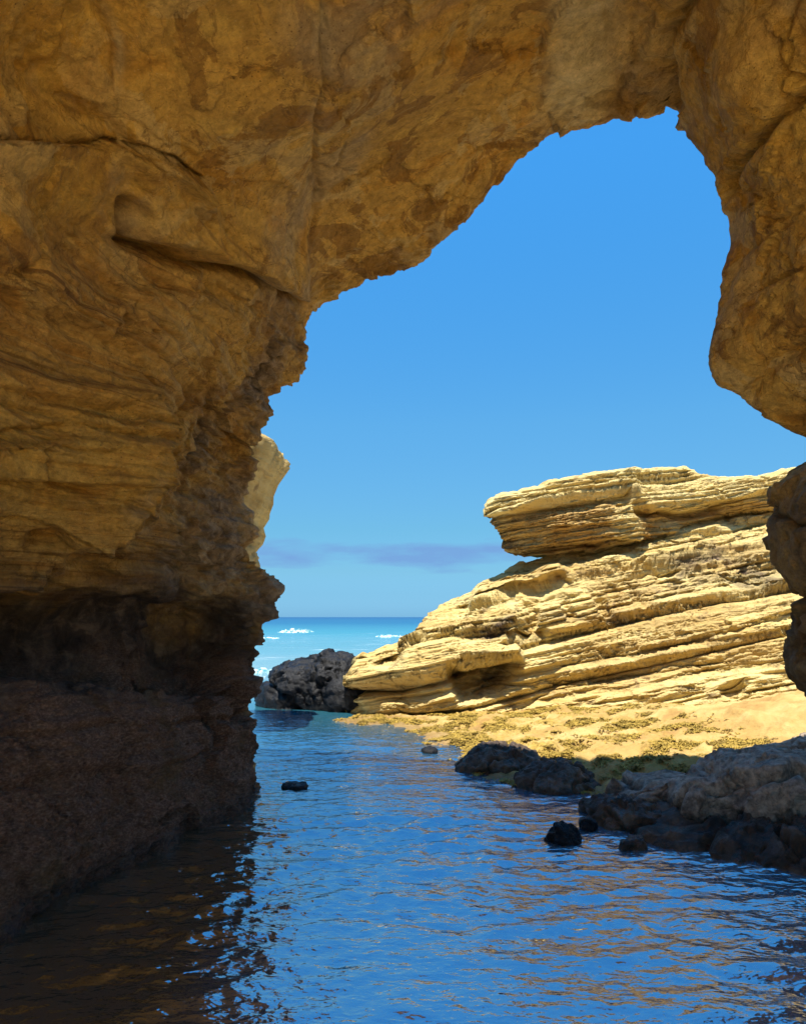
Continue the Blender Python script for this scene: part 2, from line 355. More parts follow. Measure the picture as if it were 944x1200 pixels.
M_CAVE = cave_material()
M_OUT = outcrop_material('outcrop_sandstone')
M_SHELF, M_SAND, M_WATER = shelf_material(), sand_material(), water_material()
M_BLACK = wet_rock_material('black_wet_rock', (.003, .003, .004), (.007, .007, .008), (.018, .017, .016), None, (.35, .6))
M_BROWN = wet_rock_material('brown_wet_rock', (.028, .019, .012), (.085, .056, .034), (.20, .145, .095))
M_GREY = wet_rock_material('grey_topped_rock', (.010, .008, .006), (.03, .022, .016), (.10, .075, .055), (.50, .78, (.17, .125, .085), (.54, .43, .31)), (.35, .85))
def foam_material():
    m = Mat('sea_foam'); P = m.pos; f = m.noise(m.mapping((.9, .45, 1.6)), 1.3, 7, .7, .4)
    return m.done(m.mix(m.rng(f, .44, .58), (.07, .25, .28), (.80, .82, .80)), .7, m.bump(m.noise(P, 3, 6, .6), .6, .2), .2)
M_FOAM = foam_material()
M_WEED = plain('golden_seaweed', (.44, .29, .05), .7, 5, .8)
M_DWEED = plain('dark_seaweed', (.05, .035, .015), .5, 9, .6)

# ------------------------------------------------------------------ the rock arch we stand under
AX, AZ = .6, 2.5                                                  # axis of the passage
LIP = [(300, 985, 8.6), (297, 932, 8.95), (294, 900, 9.0), (290, 860, 9.05), (280, 826, 9.1), (290, 795, 9.2), (293, 752, 9.2), (308, 722, 9.2),
       (311, 694, 9.2), (294, 668, 9.2), (284, 640, 9.2), (280, 600, 9.2), (282, 565, 9.15), (288, 542, 9.1), (300, 515, 9.1), (308, 488, 9.05),
       (315, 465, 9.05), (331, 440, 9.0), (343, 418, 9.0), (354, 395, 9.0), (370, 364, 8.9), (400, 346, 8.75), (430, 330, 8.6), (468, 310, 8.4), (500, 291, 8.2), (530, 262, 8.0),
       (560, 238, 7.9), (600, 188, 7.65), (612, 172, 7.6), (638, 157, 7.4), (690, 143, 7.0), (712, 133, 6.9), (745, 134, 6.8), (792, 122, 6.5), (813, 165, 6.3), (838, 205, 6.2),
       (857, 256, 6.1), (849, 300, 6.1), (848, 340, 6.1), (836, 390, 6.1), (836, 440, 6.1), (875, 466, 6.1), (905, 495, 6.1), (944, 522, 6.1)]
SURF = [(0, 1100, 5.05), (100, 1052, 5.85), (200, 1000, 6.76), (260, 960, 7.9),
        (0, 960, 5.3), (0, 860, 5.6), (130, 900, 6.55), (150, 815, 6.9), (250, 810, 8.2), (230, 880, 7.75), (60, 830, 6.0),
        (0, 740, 6.5), (120, 730, 7.5), (220, 745, 8.6), (60, 700, 6.8), (170, 690, 7.6),
        (0, 640, 5.5), (0, 550, 5.0), (0, 450, 4.8), (100, 560, 5.6), (178, 520, 6.05), (150, 600, 5.95), (100, 640, 5.9), (175, 450, 6.1),
        (215, 560, 7.8), (215, 640, 8.0), (255, 600, 8.7), (230, 490, 7.4), (270, 460, 8.1), (305, 410, 8.3), (250, 690, 8.6), (260, 530, 8.6),
        (100, 380, 5.4), (200, 380, 6.2), (0, 380, 4.7), (300, 355, 7.6), (340, 350, 8.25), (270, 390, 7.2),
        (100, 220, 4.8), (30, 220, 4.3), (200, 215, 5.5), (30, 100, 4.3), (200, 100, 4.75), (350, 100, 5.2), (500, 100, 5.85), (600, 60, 5.9),
        (250, 270, 6.3), (330, 310, 7.3), (400, 230, 7.1), (500, 190, 7.0), (300, 0, 4.4), (100, 0, 4.0), (500, 0, 4.9), (700, 0, 5.4), (690, 80, 6.2), (755, 60, 6.2), (760, 10, 5.7),
        (800, 50, 5.7), (810, 0, 5.1), (860, 100, 5.1), (930, 60, 4.6), (870, 180, 5.5), (930, 180, 5.0), (905, 250, 5.4), (940, 350, 5.3), (880, 350, 5.8), (900, 420, 5.75), (944, 470, 5.75)]
WORLD = [(-2.9, 3, 0), (-3.0, 3, 2), (-2.9, 3, 3.4), (-2.5, 3, 4.8), (-1, 3, 5.7), (.8, 3, 6.1), (2.2, 3, 5.9), (3.3, 3, 4.6), (3.9, 3, 2.5), (4.0, 3, 0),
         (3.9, 5, 0), (3.7, 5, 2), (3.9, 6.2, 2.6), (4.0, 6.3, 1.2), (4.1, 6.3, -.2), (-3.6, 0, 0), (-3.7, 0, 3), (-2.4, 0, 5.6), (.6, 0, 6.4), (3.4, 0, 5.4), (4.4, 0, 3), (4.4, 0, 0),
         (-4.4, -3, 0), (-4.4, -3, 3), (-3, -3, 6), (.6, -3, 7), (4, -3, 6), (5, -3, 3), (5, -3, 0), (-2.6, 5.0, -1.0), (-2.0, 7, -1.0), (-1.75, 8.9, -1.0)]
def cyl(P):
    P = np.atleast_2d(P); return np.arctan2(P[:, 2]-AZ, P[:, 0]-AX) % (2*math.pi), P[:, 1], np.hypot(P[:, 2]-AZ, P[:, 0]-AX)
def unwrap(ph): return np.where(ph > R(275), ph-2*math.pi, ph)
PH0, PH1 = R(-58), R(238)
def build_arch():
    lip = at(*np.array(LIP).T); lp, ly, lr = cyl(lip); lp = unwrap(lp)
    extra = np.array([(4.0, 6.2, 2.7), (4.15, 6.25, 1.5), (4.2, 6.3, .2), (4.1, 6.3, -1.2)]); ep, ey, er = cyl(extra); ep = unwrap(ep)
    lp = np.concatenate([lp, ep]); ly = np.concatenate([ly, ey]); lr = np.concatenate([lr, er])
    pts = np.vstack([at(*np.array(SURF).T), np.array(WORLD, float)]); p, y, r = cyl(pts); p = unwrap(p)
    X = np.concatenate([np.stack([p*3.6, y], 1), np.stack([lp*3.6, ly], 1)]); rbf = RBF(X, np.concatenate([r, lr]))
    o = np.argsort(lp)
    nc = 1000
    # more columns where the photo looks closely
    ph = np.linspace(PH0, PH1, nc)
    ylip = np.interp(ph, lp[o], ly[o]); 
    tb = np.concatenate([np.linspace(.1, 2.6, 30)[:-1]])
    rows = []
    nf = 290
    u = np.linspace(0, 1, nf)
    Yin = np.concatenate([np.repeat(tb[:, None], nc, 1), 2.6+(ylip[None]-2.6)*u[:, None]], 0)
    PHI = np.repeat(ph[None], len(Yin), 0)
    r0 = rbf(np.stack([PHI.ravel()*3.6, Yin.ravel()], 1)).reshape(PHI.shape)
    r0 = np.maximum(r0, 1.2)
    G = [np.stack([AX+r0*np.cos(PHI), Yin, AZ+r0*np.sin(PHI)], -1)]
    # lip rounds over into the outer cliff face
    rl = r0[-1]; rout = np.interp(ph, R(1)*np.array([-58, 0, 30, 55, 75, 92, 110, 125, 145, 180, 238]), [8, 8, 6.6, 5.4, 5.2, 5.6, 6.8, 9., 10.5, 11, 11])
    rout = np.maximum(rout, rl+.9)
    fl = []
    for k in np.linspace(.03, 1, 26):
        dr = (rout-rl)*k**1.6; fl.append(np.stack([AX+(rl+dr)*np.cos(ph), ylip+.10*np.minimum(k*8, 1)**.5+.32*k, AZ+(rl+dr)*np.sin(ph)], -1))
    G.append(np.array(fl))
    top = []
    yo = ylip+.42
    for k in np.linspace(0, 1, 26)[1:]:
        Y = yo+(-.2-yo)*k; rr = rout+.5*math.sin(k*math.pi); top.append(np.stack([AX+rr*np.cos(ph), Y, AZ+rr*np.sin(ph)], -1))  # unseen roof cut short at the camera to let more light in
    G.append(np.array(top))
    bk = []
    for k in np.linspace(0, 1, 10)[1:-1]:
        rr = rout+(r0[0]-rout)*k; bk.append(np.stack([AX+rr*np.cos(ph), np.full(nc, -.2+.3*k), AZ+rr*np.sin(ph)], -1))
    G.append(np.array(bk)); G = np.concatenate(G, 0)
    N = -grid_normals(G)
    if N[len(tb)+100, nc//2] @ (np.array([AX, G[len(tb)+100, nc//2, 1], AZ])-G[len(tb)+100, nc//2]) < 0: N = -N
    shp = G.shape[:2]; P = G.reshape(-1, 3); n = N.reshape(-1, 3)
    px, py = pix(P); front = sstep(2.2, 3.2, P[:, 1])
    inner = np.zeros(shp); inner[:len(Yin)] = 1; inner = inner.ravel(); front = front*inner
    phv = np.repeat(ph[None], shp[0], 0).ravel()
    wallness = sstep(R(108), R(135), phv)                            # 1 on the left-hand wall, 0 on the ceiling
    pierness = 1-sstep(R(52), R(75), phv)
    zone_far = sstep(7.0, 8.2, P[:, 1])*wallness
    # --- natural relief
    d = .10*fbm(P*.55+3, 3)
    fh, fj = facets(warped(P*np.array([.9, .9, 1.3])+5), 3, .55, .22)
    fh2, fj2 = facets(warped(P*np.array([2.4, 2.4, 3.6])+1), 9, .5, .25)
    d += fh*(.10+.10*wallness+.08*zone_far)*(1-.2*pierness)*(1-.75*front*sstep(330, 230, px)*sstep(330, 260, py))+fh2*(.022+.045*zone_far+.02*wallness)*(1-.35*pierness)
    d += strata(P, (.05, -.03), 2.6)*(.012+.045*wallness*sstep(.8, 1.6, P[:, 2]))+strata(P, (.05, -.03), 6., 4.)*.022*wallness
    d -= (.07*bedlines(P, (.04, -.02), 2.6, 1.)+.045*bedlines(P, (.04, -.02), 6., 5., .09)+.03*bedlines(P, (.04, -.02), 11., 8., .12))*wallness*sstep(.9, 1.6, P[:, 2])*sstep(5.2, 4.4, P[:, 2])*(1-.7*sstep(8.3, 8.9, P[:, 1]))
    d += zone_far*sstep(1.2, 1.8, P[:, 2])*.05*fbm(P*np.array([3, 3, 5.]), 4, .6, ridge=True)
    d += .016*fbm(P*5, 4)
    inn = 1-sstep(-.5, -.15, P[:, 1]-np.interp(phv, ph, ylip))
    d += pierness*inn*front*(.07*fh2-.06*bedlines(P, (.5, .2), 2.2, 3., .06)-.03*bedlines(P, (.5, .2), 5., 6., .08)+.02*fbm(P*4, 4, .6, ridge=True))
    low = wallness*(1-sstep(.9, 1.5, P[:, 2]+.2*fbm(P*1.2, 3)))
    d += low*(.035*fbm(P*6, 4, .6)+.02*fbm(P*17, 3, .6, ridge=True))
    edge = np.zeros(shp); edge[len(Yin)-26:len(Yin)+9] = 1; edge = edge.ravel()
    d += edge*(1-.75*pierness)*(.05*fbm(P*3.2+7, 4)+.035*facets(warped(P*5), 4, .6, .3)[0])
    # --- traced features (joints, ledges, hollows)
    px, py = pix(P+n*d[:, None])
    px = px+6*fbm(P*2.2+40, 4, .6); py = py+6*fbm(P*2.2+60, 4, .6)      # joints wander and break
    t = 0
    L1 = [(-60, 160), (0, 166), (30, 172), (62, 176), (95, 170), (130, 166), (165, 172), (200, 187), (232, 204)]
    t = t+ledge(px, py, L1, .30, 40, 2.2, 12, above=False)+groove(px, py, L1, .16, 3.5)
    L2 = [(150, 280), (170, 286), (200, 292), (250, 309), (300, 326), (352, 346)]
    t = t+ledge(px, py, L2, .34, 70, 3, 14, above=True)+groove(px, py, [(138, 236), (141, 262), (152, 280)]+L2[1:], .30, 6)
    t = t+pit(px, py, 190, 296, 62, 12, .16, 14)
    t = t+ledge(px, py, [(90, 360), (150, 345), (215, 340), (270, 355), (330, 372)], .10, 40, 6, 20, above=False)
    t = t+groove(px, py, [(384, -10), (381, 50), (388, 95), (374, 150), (366, 190), (372, 215), (367, 260), (352, 330)], .055, 2.8)
    t = t+groove(px, py, [(366, 190), (385, 194), (405, 203)], .03, 2)+groove(px, py, [(405, 165), (400, 185), (392, 198)], .03, 2)
    t = t+groove(px, py, [(110, -10), (128, 40), (133, 90), (145, 130)], .04, 4)
    t = t+ledge(px, py, [(252, 206), (285, 200), (325, 208), (350, 222)], .035, 26, 2.5, 15, above=True)
    t = t+pit(px, py, 160, 386, 24, 9, .10, -8)+groove(px, py, [(180, 386), (225, 398)], .02, 2)
    for pl, h in (([(-60, 448), (0, 455), (60, 470), (110, 478), (170, 470)], .05), ([(-60, 505), (30, 502), (100, 500), (188, 515)], .07),
                  ([(-60, 530), (60, 524), (140, 530), (190, 528)], .05), ([(-60, 566), (50, 558), (120, 566), (185, 570)], .08),
                  ([(-60, 600), (0, 602), (50, 606), (100, 622), (125, 640), (160, 615)], .10)):
        t = t+ledge(px, py, pl, h, 30, 2, 6)+groove(px, py, pl, .05, 2)
    nose = [(158, 430), (170, 455), (186, 500), (190, 530), (184, 572), (163, 596), (120, 640), (95, 668)]
    pn = np.asarray(nose, float); xe = np.interp(py, pn[:, 1], pn[:, 0]); nf_ = sstep(425, 470, py)*(1-sstep(640, 670, py))
    t = t+.16*nf_*sstep(4, -4, px-xe)*np.exp(-np.maximum(xe-px, 0)/70)
    t = t+pit(px, py, 62, 640, 22, 22, .22)+pit(px, py, 40, 636, 12, 16, .12)+pit(px, py, 110, 660, 30, 24, .16)
    # undercut above the tide-worn base
    uc = [(-60, 780), (0, 786), (60, 792), (110, 796), (160, 800), (200, 806), (240, 812)]
    t = t-.50*sstep(690, 735, py)*(1-sstep(-6, 10, py-hline(px, uc)))*(1-sstep(255, 285, px))*sstep(700, 760, 980-px*.2)
    t = t-.22*np.exp(-((px-222)/12)**2-((py-692)/20)**2)-.18*np.exp(-((px-283)/9)**2-((py-830)/16)**2)
    for pl, h in (([(-60, 870), (0, 868), (100, 850), (200, 846), (285, 838)], .05), ([(-60, 935), (0, 926), (50, 912), (100, 905), (180, 903), (240, 880)], .07), ([(205, 655), (240, 664), (280, 655)], .07), ([(200, 625), (240, 628), (275, 622)], .04), ([(195, 720), (240, 728), (300, 735)], .10)):
        t = t+ledge(px, py, pl, h, 26, 3, 15)+groove(px, py, pl, .03, 2.5)
    # right-hand pier: rounded bulge over a cracked buttress
    cr = [(842, 236), (850, 214), (862, 190), (878, 168), (905, 145), (944, 112), (990, 80)]
    t = t+groove(px, py, cr, .20, 7)+.14*np.exp(-((px-880)/70)**2-((py-90)/80)**2)
    t = t+groove(px, py, [(944, 92), (926, 82), (918, 60), (925, 30), (930, -10)], .08, 5)
    t = t+groove(px, py, [(790, 122), (782, 90), (776, 50), (800, 10), (812, -10)], .16, 8)
    t = t+groove(px, py, [(722, 132), (728, 95), (745, 70), (760, 20)], .07, 5)+pit(px, py, 765, 85, 22, 16, .09)
    t = t+groove(px, py, [(948, 408), (910, 425), (876, 462)], .09, 6)+groove(px, py, [(944, 240), (900, 262), (868, 300), (850, 350)], .04, 5)
    for q in range(6):
        t = t+groove(px, py, [(660+q*17, -10), (668+q*14, 40), (690+q*11, 90), (715+q*10, 128)], .028 if q > 2 else .012, 3.5)
    t = t+ledge(px, py, [(600, 186), (620, 176), (640, 158)], .10, 25, 4, 8, above=True)
    d = d+t*front
    P2 = P+n*d[:, None]
    # --- mineral masks
    pale = np.zeros(len(P))
    pale += .9*np.exp(-((px-682-(py-70)*-.1)/44)**4)*sstep(170, 120, py)*front+.8*np.exp(-(pdist(px, py, [(125, 0), (140, 40), (135, 90), (148, 130)])/5)**2)*front*(.5+fbm(P*4, 3))
    pale += .55*front*np.exp(-(pdist(px, py, [(378, -20), (385, 90), (372, 170)])/9)**2)*(.6+fbm(P*4+3, 3))
    gold = .55*sstep(300, 60, px)*sstep(200, 60, py)*front+.8*front*np.exp(-((px-100)/120)**2-((py-225)/40)**2)*.8+.7*pierness*front*sstep(300, 120, py)
    gold += .6*front*np.exp(-((py-545)/90)**2)*sstep(215, 175, px)
    bedm = wallness*front*sstep(240, 330, py+20*fbm(P*2, 2))*(.35+.65*sstep(225, 180, px))+.5*front*np.exp(-((px-745)/40)**2)*sstep(150, 100, py)
    wob = P2[:, 2]+.42*fbm(P*np.array([1.1, 1.1, .7])+2, 5, .6)
    lichen = sstep(2.7, 1.75, wob+.25*sstep(7.5, 5.2, P[:, 1])+.32*sstep(7.8, 8.8, P[:, 1]))*wallness
    lichen = np.clip(lichen+(1-sstep(1.2, 1.8, wob))*(1-wallness), 0, 1)*inner
    crust = sstep(1.7, 1.0, wob)*wallness*inner
    att = dict(pale=np.clip(pale, 0, 1), gold=np.clip(gold, 0, 1), bed=np.clip(bedm, 0, 1), lichen=lichen, crust=crust, dun=np.clip(zone_far*(.55+.8*fbm(P*1.6+4, 4)), 0, 1))
    # --- parts of the one arch
    Fq = grid_faces(shp[0], shp[1], close_rows=True)
    nn = grid_normals(P2.reshape(*shp, 3)).reshape(-1, 3); 
    if (nn*n).sum(1).mean() < 0: nn = -nn; 
    v0 = P2[Fq[:, 0]]; fn = np.cross(P2[Fq[:, 1]]-v0, P2[Fq[:, 2]]-v0)
    if (fn*n[Fq[:, 0]]).sum(1).mean() < 0: Fq = Fq[:, ::-1].copy()
    root = thing('rock_arch', 'huge brown sandstone sea arch framing the view of sky and sea', 'rock arch', (0, 9, 0))
    bpy.context.view_layer.update()
    fpx, fpy = px[Fq[:, 0]], py[Fq[:, 0]]; fph = phv[Fq[:, 0]]; fin = inner[Fq[:, 0]] > .5; fy = P[Fq[:, 0], 1]
    seam = np.interp(fpx, [-200, 0, 62, 130, 150, 250, 352, 372], [160, 166, 176, 240, 282, 309, 346, 362])
    vis = fin & (fy > 2.6)
    base = fin & (fph > R(150)) & (P2[Fq[:, 0], 2] < 1.35)
    wall = ~base & ((vis & (fpx < 372) & (fpy > seam) & (fph > R(95))) | (fin & ~vis & (fph > R(150))))
    pier = ~base & ~wall & fin & (fph < R(63))
    ceil = fin & ~base & ~wall & ~pier
    for nm, mk, lb in (('ceiling', ceil, 'blotched ochre ceiling with a thin vertical fissure'), ('side_wall', wall, 'layered orange brown wall with jutting ledges'),
                   ('tide_base', base, 'dark brown barnacled base at the waterline'), ('pier', pier, 'rounded golden pier split by a crack'), ('outer_face', ~fin, None)):
        f = Fq[mk]; used, inv = np.unique(f.ravel(), return_inverse=True)
        ob = to_mesh(nm, P2[used]-np.array([0, 9, 0]), inv.reshape(-1, 4), M_CAVE, root, {k: v[used] for k, v in att.items()}, normals=nn[used])
        if lb: ob['label'] = lb
build_arch()

# ------------------------------------------------------------------ free rocks: lumps merged into one surface
def ico(sub):
    import bmesh
    bm = bmesh.new(); bmesh.ops.create_icosphere(bm, subdivisions=sub, radius=1)
    bm.verts.ensure_lookup_table(); V = np.array([v.co[:] for v in bm.verts]); Fc = np.array([[v.index for v in f.verts] for f in bm.faces]); bm.free(); return V, Fc
_ICO = {}
def rock(name, lumps, mat, seed=0, sub=6, k=.12, fac=.12, ffreq=2.2, fine=.02, strat=0., tilt=(0, 0), sfreq=3., attrs=None, rough=1., parent=None, chip=.22, crack=.0):
    """lumps: (centre, radii, z-rotation) in metres; star-shaped merge around their mean, then fractured"""
    if sub not in _ICO: _ICO[sub] = ico(sub)
    D, Fc = _ICO[sub]
    cs = np.array([l[0] for l in lumps], float); vol = np.array([np.prod(l[1]) for l in lumps]); c0 = (cs*vol[:, None]).sum(0)/vol.sum()
    def sdf(P):
        best = None
        for l in lumps:
            q = P-np.array(l[0]); a = R(l[2] if len(l) > 2 else 0); c, s = math.cos(a), math.sin(a)
            q = np.stack([q[:, 0]*c+q[:, 1]*s, -q[:, 0]*s+q[:, 1]*c, q[:, 2]], 1); r = np.array(l[1])
            p = l[3] if len(l) > 3 else 2.6; v = ((np.abs(q)/r)**p).sum(1)**(1/p)-1; v = v*r.min()
            best = v if best is None else -k*np.logaddexp(-best/k, -v/k) if k > 0 else np.minimum(best, v)
        return best
    hi = np.full(len(D), 1.0)*max(np.linalg.norm(np.array(l[0])-c0)+max(l[1])*1.4 for l in lumps); t = hi.copy()
    for s in np.linspace(1, 0, 90):                      # outermost surface along each direction
        tt = hi*s; ins = sdf(c0+D*tt[:, None]) < 0
        t = np.where((t == hi) & ins, tt, t)
    lo = t; up = np.minimum(t+hi/89, hi)
    for _ in range(10):
        mid = (lo+up)/2; ins = sdf(c0+D*mid[:, None]) < 0; lo = np.where(ins, mid, lo); up = np.where(ins, up, mid)
    P = c0+D*lo[:, None]; q = P+seed*7.31
    e = 1e-3; g = np.stack([sdf(P+np.eye(3)[a]*e)-sdf(P-np.eye(3)[a]*e) for a in range(3)], 1); n = g/np.maximum(np.linalg.norm(g, axis=1), 1e-9)[:, None]
    h1, j1 = facets(warped(q*ffreq, .3, 1.2), seed, .55, .12); h2, j2 = facets(warped(q*ffreq*2.7, .3, 1.2), seed+5, .55, .2)
    d = fac*(h1+.4*h2)*rough-fac*.8*np.exp(-(perlin(warped(q*ffreq*.5, .4, 1.))/.05)**2)+fine*1.3*fbm(q*4, 5, .58)+chip*fac*facets(warped(q*ffreq*6, .3, 1.2), seed+9, .55, .2)[0]-crack*np.exp(-(perlin(warped(q*1.6+3, .35, 2.))/.03)**2)
    if strat: d = d+strat*strata(q, tilt, sfreq)
    P = P+n*d[:, None]
    org = np.array([c0[0], c0[1], max(P[:, 2].min(), -.3)])
    o = to_mesh(name, P-org, Fc, mat, parent, attrs(P) if attrs else None, n=3); o.location = org
    return o

# ------------------------------------------------------------------ sunlit layered outcrop beyond the arch
OUT_TOP = [(405, 838), (417, 800), (424, 782), (440, 766), (478, 748), (500, 726), (530, 705), (560, 692), (600, 671), (640, 656), (700, 640), (790, 626), (850, 600), (944, 588), (1100, 560), (1500, 520)]
OUT_BOT = [(405, 842), (420, 842), (500, 846), (600, 842), (700, 838), (850, 852), (944, 862), (1200, 880), (1500, 900)]
OUT_Y = [(405, 840, 16.6), (420, 838, 16.2), (500, 838, 15.5), (600, 828, 15.3), (700, 820, 14.8), (850, 810, 14.0), (944, 800, 13.6), (1200, 800, 12.5), (1500, 800, 12),
         (425, 785, 16.4), (500, 770, 16.0), (600, 750, 16.0), (700, 745, 15.7), (800, 720, 15.5), (944, 700, 15.0), (1200, 660, 14.2), (1500, 640, 13.5),
         (480, 748, 17.6), (560, 705, 17.5), (650, 690, 16.7), (750, 680, 16.5), (850, 650, 16.5), (944, 640, 16.2),
         (530, 706, 18.6), (600, 672, 18.4), (650, 657, 18.1), (800, 628, 17.9), (944, 590, 17.8), (1200, 550, 17), (1500, 520, 16.5)]
def relief(name, top, bot, ctrl, nr, nc, x0, x1, back, sculpt, mat, parent=None, masks=None, rise=.2, drop=None):
    rb = RBF(np.array(ctrl)[:, :2]/100, np.array(ctrl)[:, 2])
    px = np.linspace(0, 1, nc); px = x0+(x1-x0)*px if x1 < 1000 else np.where(px < .8, x0+(960-x0)*px/.8, 960+(x1-960)*((px-.8)/.2))
    v = np.linspace(0, 1, nr)
    PX = np.repeat(px[None], nr, 0); PY = hline(px, bot)[None]*(1-v[:, None])+hline(px, top)[None]*v[:, None]
    Y = rb(np.stack([PX.ravel(), PY.ravel()], 1)/100).reshape(PX.shape)
    G = at(PX, PY, Y); tp = G[-1]; rows = [G]
    bks = np.linspace(0, 1, 40)[1:]
    for b in bks:                                          # crest rolls over and runs back into the hill
        q = tp.copy(); q[:, 1] += back*b; q[:, 0] += back*b*.55; q[:, 2] += rise*math.sin(min(b*1.2, 1)*math.pi/2)*(1-b*.2); rows.append(q[None])
    q = rows[-1][0].copy()
    for b in (.3, .7, 1.):
        w = q.copy(); w[:, 2] = q[:, 2]*(1-b)-.5*b if drop is None else q[:, 2]-drop*b; w[:, 1] += .3*b; rows.append(w[None])
    if drop is not None:
        w0 = rows[-1][0]; b0 = G[0]
        for b in np.linspace(0, 1, 14)[1:-1]: rows.append((w0*(1-b)+b0*b)[None])
    G = np.concatenate(rows, 0); shp = G.shape[:2]
    N = grid_normals(G); mid = N[nr//2, nc//2]
    if mid[1] > 0: N = -N
    P = G.reshape(-1, 3); n = N.reshape(-1, 3); ax, ay = pix(P)
    fr = np.zeros(shp); fr[:nr] = 1; fr = fr.ravel()
    d, push = sculpt(P, ax, ay, fr, n); P2 = P+n*d[:, None]; P2[:, 1] += push
    Fq = grid_faces(shp[0], shp[1], close_rows=drop is not None)
    v0 = P2[Fq[:, 0]]; fn = np.cross(P2[Fq[:, 1]]-v0, P2[Fq[:, 2]]-v0)
    if (fn*n[Fq[:, 0]]).sum(1).mean() < 0: Fq = Fq[:, ::-1].copy()
    org = np.array([P2[:, 0].mean(), P2[:, 1].min(), max(P2[:, 2].min(), 0)])
    o = to_mesh(name, P2-org, Fq, mat, parent, masks(P2, ax, ay, fr, d) if masks else None); o.location = org
    return o
J_LOW = [(480, 838), (540, 832), (600, 818), (640, 804), (700, 790), (760, 778), (850, 757), (944, 737), (1100, 705)]
J_MID = [(596, 764), (640, 752), (700, 737), (760, 722), (820, 708), (944, 690), (1100, 665)]
J_MID2 = [(612, 790), (660, 778), (720, 768), (790, 760), (860, 742), (944, 715), (1100, 690)]
def sculpt_outcrop(P, px, py, fr, NRM):
    b = (.19, 0)
    d = .18*fbm(P*.35+4, 3)+.05*fbm(P*1.1, 4)
    h, j = facets(warped(P*np.array([.55, .55, 1.1])+2), 2, .5, .25); h2, j2 = facets(warped(P*np.array([1.5, 1.5, 3.2])+2), 6, .5, .25); h3, j3 = facets(warped(P*np.array([3.6, 3.6, 7.])+2), 8, .5, .25)
    rough = sstep(-.1, .4, fbm(P*.5+6, 3))
    d += h*.14+h2*.06+h3*(.02+.04*rough)+strata(P, b, 1.7, 2., 3.)*.08+strata(P, b, 5.5, 8., 3.)*.03+.03*fbm(P*4.5, 4)+.04*rough*fbm(P*np.array([4, 4, 7.]), 4, .6, ridge=True)
    d -= fr*(.15*bedlines(P, b, 1.3, 2., .04)+.10*bedlines(P, b, 3.4, 6., .06))
    px, py = pix(P+NRM*d[:, None])
    t = ledge(px, py, J_MID, .22, 40, 2.0, 12)+groove(px, py, J_MID, .25, 3)
    t += ledge(px, py, J_LOW, .14, 30, 2, 25)+groove(px, py, J_LOW, .12, 2.8)
    t += ledge(px, py, J_MID2, .10, 22, 2, 25)+groove(px, py, [(660, 778), (720, 768), (745, 762)], .18, 4)
    t += ledge(px, py, [(475, 778), (540, 762), (580, 752), (618, 742)], .30, 24, 2.5, 8)
    t += ledge(px, py, [(418, 808), (470, 806), (520, 795), (545, 786), (610, 778)], .55, 28, 2.2, 6)+groove(px, py, [(422, 808), (470, 807), (530, 793)], .15, 3)
    t += 0
    t += ledge(px, py, [(560, 718), (610, 700), (660, 690)], .30, 26, 2.5, 10)+ledge(px, py, [(640, 690), (700, 676), (760, 664), (820, 650)], .18, 30, 3, 20)
    for cx, cy, rx, ry, dp, ro in ((625, 738, 6, 20, .15, 20), (665, 722, 5, 14, .15, -20), (705, 716, 6, 22, .2, -35), (748, 706, 6, 14, .2, -30), (560, 745, 16, 8, .2, -10),
                                   (775, 682, 34, 18, .1, -12), (835, 660, 40, 18, .1, 8), (815, 690, 30, 16, .1, -10), (870, 690, 26, 14, .15, 0), (905, 668, 30, 14, .1, -8), (860, 820, 14, 8, .2, 0), (935, 828, 10, 14, .9, 30)):
        t += pit(px, py, cx, cy, rx, ry, dp, ro)
    for cx, cy, rx, ry, dp, ro in ((650, 725, 22, 14, -.12, -15), (688, 712, 18, 14, -.10, -20), (595, 728, 20, 10, -.1, -15), (510, 775, 40, 14, -.2, -12), (870, 815, 50, 18, -.35, -8)):
        t += pit(px, py, cx, cy, rx, ry, dp, ro, 3)
    u = undercut(px, py, J_MID, .30, 9)+undercut(px, py, J_LOW, .18, 6, 25)+undercut(px, py, J_MID2, .1, 5, 20)
    u += undercut(px, py, [(418, 808), (470, 807), (530, 795), (560, 786)], .4, 9, 8)+undercut(px, py, [(520, 792), (560, 785), (612, 778)], 1.2, 44, 5)*sstep(616, 590, px+.55*(py-785))*sstep(516, 530, px-.45*(py-785))
    u += -1.0*pit(px, py, 462, 789, 15, 6, .7, -8)+undercut(px, py, [(545, 712), (590, 700), (640, 690), (662, 684)], .35, 9, 12)+undercut(px, py, [(598, 752), (620, 745), (640, 742)], .5, 14, 6)
    pits = np.exp(-((px-790)/65)**2-((py-676+.12*(px-790))/28)**2)+np.exp(-((px-890)/45)**2-((py-672)/22)**2)
    hb, _ = facets(warped(P*np.array([1.6, 1.6, 3.0])+9, .35, 1.2), 21, .7, .5); u += pits*(.42*np.clip(hb+.05, 0, .6)+.25*np.clip(fbm(P*np.array([2.5, 2.5, 4.])+3, 4), 0, 1))
    Q = P; P = P+NRM*(d+t)[:, None]                 # beds run straight through whatever relief they are cut in
    bb = P[:, 2]-.2*P[:, 0]-.03*P[:, 1]+.022*fbm(P*1.3+5, 3)+.10*fbm(P*.3+1, 2)
    mk = sstep(-.5, .35, fbm(np.stack([P[:, 0]*.5, P[:, 1]*.5, bb*1.6], 1)+8, 3))
    u -= benches(bb, .75, 4, .10, .55, under=.16)*(.25+.75*mk)+benches(bb+.008*fbm(P*4, 3), .8, 9, .04, .16, under=.05)*(.4+.6*(1-mk))
